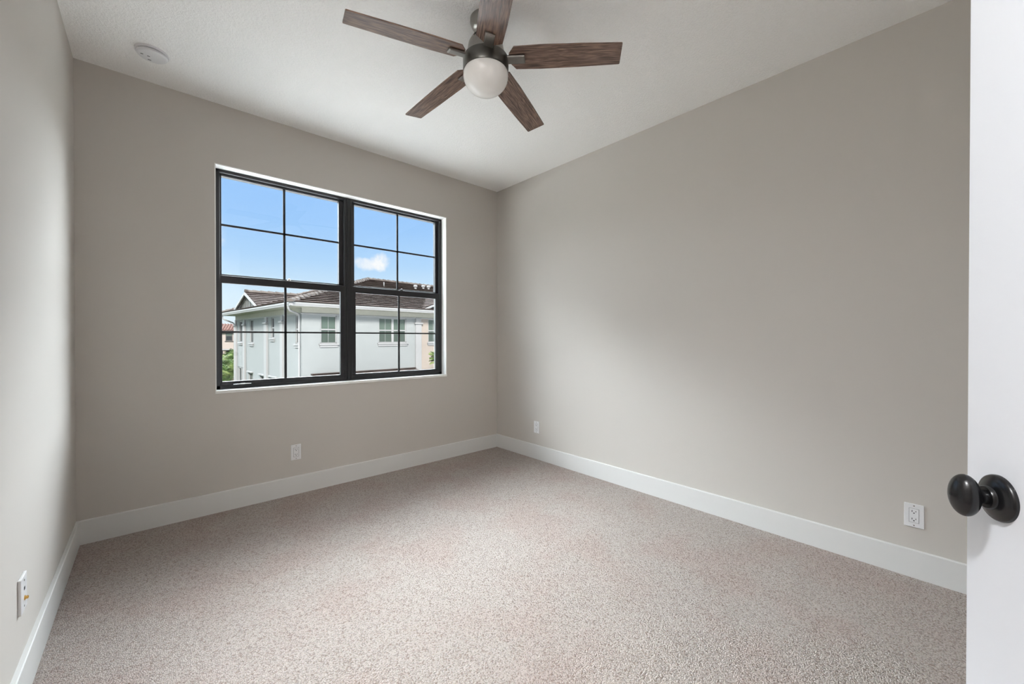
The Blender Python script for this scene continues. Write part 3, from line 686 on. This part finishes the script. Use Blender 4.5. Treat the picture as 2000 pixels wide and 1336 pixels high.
# downspouts
def downspout(pts, r=.05):
    q = MB(); q.tube(pts, r, 10); q.build('downspout', M['hwhite'], house, True)
downspout([(-.72, -.35, hz(2.70)), (-.72, -.33, hz(2.60)), (-.64, -.25, hz(2.50)), (-.20, .02, hz(2.38)), (-.10, .10, hz(2.30)), (-.09, .10, hz(2.1)), (-.09, .10, .02)])
downspout([(-.72, 12.38, hz(2.70)), (-.72, 12.38, hz(2.55)), (-.62, 12.34, hz(2.44)), (-.16, 12.16, hz(2.22)), (-.08, 12.12, hz(2.12)), (-.08, 12.12, .02)])
# roof vents
for (u, l) in ((10.44, 5.61), (11.45, 6.0), (11.96, 6.0)):
    q = MB(); q.M = Matrix.Translation((u, l, ze + SL*(l+OV)))
    q.lathe([(.09, -.05), (.09, .16), (.15, .17), (.15, .27), (.12, .32), (0, .34)], 16); q.build('roof_vent', M['hwhite'], roof, True)
q = MB(); q.M = Matrix.Translation((7.55, 5.31, ze + SL*(5.31+OV))); q.lathe([(.035, -.05), (.035, .32)], 10); q.build('vent_pipe', M['hwhite'], roof, True)
# lower lean-to roof on the front
q = MB(); courses(q, ((.45, -.02, hz(-.72)), (6.62, -.02, hz(-.72)), (6.62, -2.4, hz(-1.5)), (.45, -2.4, hz(-1.5)))); lr = q.build('lean_to_roof', M['hroof'], house)
q = MB(); q.box((.42, -.06, hz(-.72)), (6.62, 0, hz(-.66))); q.build('flashing', M['hdark'], lr)
q = MB(); q.box((.6, -2.2, 0), (6.5, -.0, hz(-1.55))); q.build('lean_to_wall', M['hblue'], house)
tag(house, 'pale blue two storey house with brown tile roof, white gutters and peach right end', 'house')
# ------------------------------------------------------------------ far house
far = empty('distant_house', (10.3, 82.3, GZ), R(-14))
fb = lambda mb, a, b, bev=0: mb.box((a[0], a[1], hz(a[2])), (b[0], b[1], hz(b[2])), bev)
q = MB(); fb(q, (-5, 0, -.83), (6, 9, 2.44)); q.build('upper_wall', M['fpeach'], far)
q = MB(); fb(q, (-5, 2.2, GZ), (6, 9, -.83)); q.build('lower_wall', M['hdark'], far)  # dark colour stands in for the shade under the porch
q = MB(); fb(q, (-5.15, -.25, -1.02), (6.15, 2.3, -.78), .02); q.build('ledge', M['hwhite'], far)
for x in (-4.6, -2.6, -.45, .75, 2.9, 5.4):
    q = MB(); fb(q, (x-.22, -.05, GZ), (x+.22, .4, -1.0), .02); q.build('column', M['hpeach'], far)
rf = MB()
def barrel(mb, x0, x1, y0, z0, y1, z1, pitch=.42):
    n_ = int((x1-x0)/pitch)
    for i in range(n_):
        xa = x0 + i*pitch; sec = [(xa, 0), (xa+.06, .09), (xa+.15, .14), (xa+.25, .14), (xa+.33, .09), (xa+pitch-.02, 0)]
        r0 = [mb.v((x, y0, hz(z0)+z)) for x, z in sec]; r1 = [mb.v((x, y1, hz(z1)+z)) for x, z in sec]
        for j in range(5): mb.bm.faces.new((r0[j], r0[j+1], r1[j+1], r1[j]))
        mb.bm.faces.new(r0)
    mb.poly([(x0, y0, hz(z0)), (x1, y0, hz(z0)), (x1, y1, hz(z1)), (x0, y1, hz(z1))])
barrel(rf, -5.6, 6.6, -.7, 2.42, 3.4, 3.62); rf.poly([(-5.6, 3.4, hz(3.62)), (6.6, 3.4, hz(3.62)), (6.6, 9.6, hz(2.3)), (-5.6, 9.6, hz(2.3))])
rf.build('roof', M['hrust'], far)
q = MB(); fb(q, (-5.5, -.68, 2.2), (6.5, .02, 2.42)); q.build('eave', M['hdark'], far)
for x in (-3.6, 0.22, 3.6):
    q = MB(); fb(q, (x-.50, -.05, .58), (x+.50, .02, 1.98)); w_ = q.build('window', M['hdark'], far)
    q = MB(); fb(q, (x-.40, -.07, 1.50), (x+.40, -.03, 1.90)); q.build('pane', M['hglass_u'], w_)
    q = MB(); fb(q, (x-.40, -.07, .74), (x+.40, -.03, 1.42)); q.build('pane', M['hglass_d'], w_)
    q = MB(); fb(q, (x-.62, -.16, .50), (x+.62, .02, .62)); q.build('window_sill', M['hdark'], w_)
tag(far, 'distant peach house with terracotta barrel tile roof behind the palms', 'house')
# ------------------------------------------------------------------ palms and shrubs
def palm(name, loc, height, nf, flen, label, cat, seed, leafmat, group=None, droop=.9, stems=3, palemix=.3):
    rnd = random.Random(seed); o = empty(name, loc)
    st_ = MB(); tops = []
    for i in range(stems):
        a = rnd.uniform(0, 6.28); r_ = rnd.uniform(.05, .35) if stems > 1 else 0.0; h_ = height*rnd.uniform(.42, .60) if stems > 1 else height*.55
        base = Vector((r_*math.cos(a)*.6, r_*math.sin(a)*.6, -.02)); top = Vector((r_*1.6*math.cos(a), r_*1.6*math.sin(a), h_))
        st_.tube([base, base.lerp(top, .5) + Vector((0, 0, .05)), top], [.06, .05, .04], 8); tops.append(top)
    st_.build('stem', M['stem'], o, True)
    for k in range(nf):
        top = tops[k % len(tops)]; a = k*2.399 + rnd.uniform(-.3, .3); L_ = flen*rnd.uniform(.8, 1.15); el = rnd.uniform(.55, 1.35)
        f = MB(); pts = []; p = Vector(top); d = Vector((math.cos(a)*math.cos(el), math.sin(a)*math.cos(el), math.sin(el))); n_ = 14
        for i in range(n_+1):
            pts.append(p.copy()); d = (d + Vector((0, 0, -droop*.115*(i/n_+.35)))).normalized(); p = p + d*(L_/n_)
        f.tube(pts, [.014*(1-i/(n_+1))+.003 for i in range(n_+1)], 5)
        side = Vector((-math.sin(a), math.cos(a), 0))
        for i in range(2, n_+1):
            for s_ in (-1, 1):
                for sub in (0, .5):
                    if i == n_ and sub: continue
                    q0 = pts[i] if not sub else pts[i].lerp(pts[i+1], .5)
                    t = (pts[min(i+1, n_)] - pts[i-1]).normalized(); ll = L_*.26*math.sin(math.pi*min(.97, (i+sub)/n_*.85+.12)) + .04
                    dr = (side*s_*.85 + t*.75 + Vector((0, 0, rnd.uniform(-.35, .1)))).normalized(); wd = t*.5 + Vector((0, 0, .3)); wd = (wd - dr*wd.dot(dr)).normalized()*.020
                    mid = q0 + dr*ll*.5 + Vector((0, 0, -.02)); tip = q0 + dr*ll + Vector((0, 0, -.16*ll-.02))
                    v_ = [f.v(x) for x in (q0-wd*.5, q0+wd*.5, mid+wd, tip, mid-wd)]
                    f.bm.faces.new(v_)
        f.build('frond', M['leaf_pale'] if rnd.random() < palemix else M[leafmat], o)
    return tag(o, label, cat, group)
palm('areca_palm', (4.75, 33.0, GZ), 2.6, 44, 1.7, 'clumping feathery palm nearest the far corner of the blue house', 'palm', 3, 'leaf', 'palms in front of the distant house', stems=6, palemix=.5)
palm('areca_palm', (4.35, 37.6, GZ), 2.9, 44, 1.75, 'feathery palm seen furthest left, beyond the blue house corner', 'palm', 5, 'leaf', 'palms in front of the distant house', stems=6, palemix=.4)
palm('areca_palm', (6.0, 42.0, GZ), 3.2, 44, 1.8, 'feathery palm half hidden behind the far corner of the blue house', 'palm', 8, 'leaf', 'palms in front of the distant house', stems=6, palemix=.25)
palm('fan_palm', (13.32, 17.45, GZ), 4.95, 44, 1.0, 'small bushy palm before the peach wall at the right', 'palm', 12, 'leaf', None, .95, 1, .35)

def hedge(name, loc, size, n, label, seed):
    rnd = random.Random(seed); o = empty(name, loc); f = MB()
    for i in range(n):
        u, v_, w_ = rnd.uniform(-1, 1), rnd.uniform(-1, 1), rnd.random()
        r_ = (.55 + .45*math.sin(u*5+1.3)*.3 + .12*rnd.random())
        p = Vector((u*size[0], v_*size[1]*r_, .1 + size[2]*(w_**.7)*(.82+.18*math.sin(u*9+v_*3))))
        d = Vector((rnd.uniform(-1, 1), rnd.uniform(-1, 1), rnd.uniform(-.3, 1))).normalized(); s_ = d.cross(Vector((rnd.random(), rnd.random(), rnd.random()))).normalized()
        L_ = rnd.uniform(.12, .24); f.bm.faces.new([f.v(x) for x in (p, p+d*L_*.5+s_*L_*.22, p+d*L_, p+d*L_*.5-s_*L_*.22)])
    f.build('foliage', M['leaf'], o)
    t = MB()
    for i in range(9):
        x = -size[0]*.9 + size[0]*1.8*i/8; t.tube([(x, 0, -.02), (x+.1, .05, size[2]*.4), (x+.05*i-.2, -.05, size[2]*.75)], [.05, .04, .02], 6)
    t.build('branches', M['stem'], o)
    return tag(o, label, 'hedge')
hedge('hedge', (5.2, 48.0, GZ), (4.5, .9, 1.9), 8000, 'leafy green hedge behind the palms, before the distant house', 4)
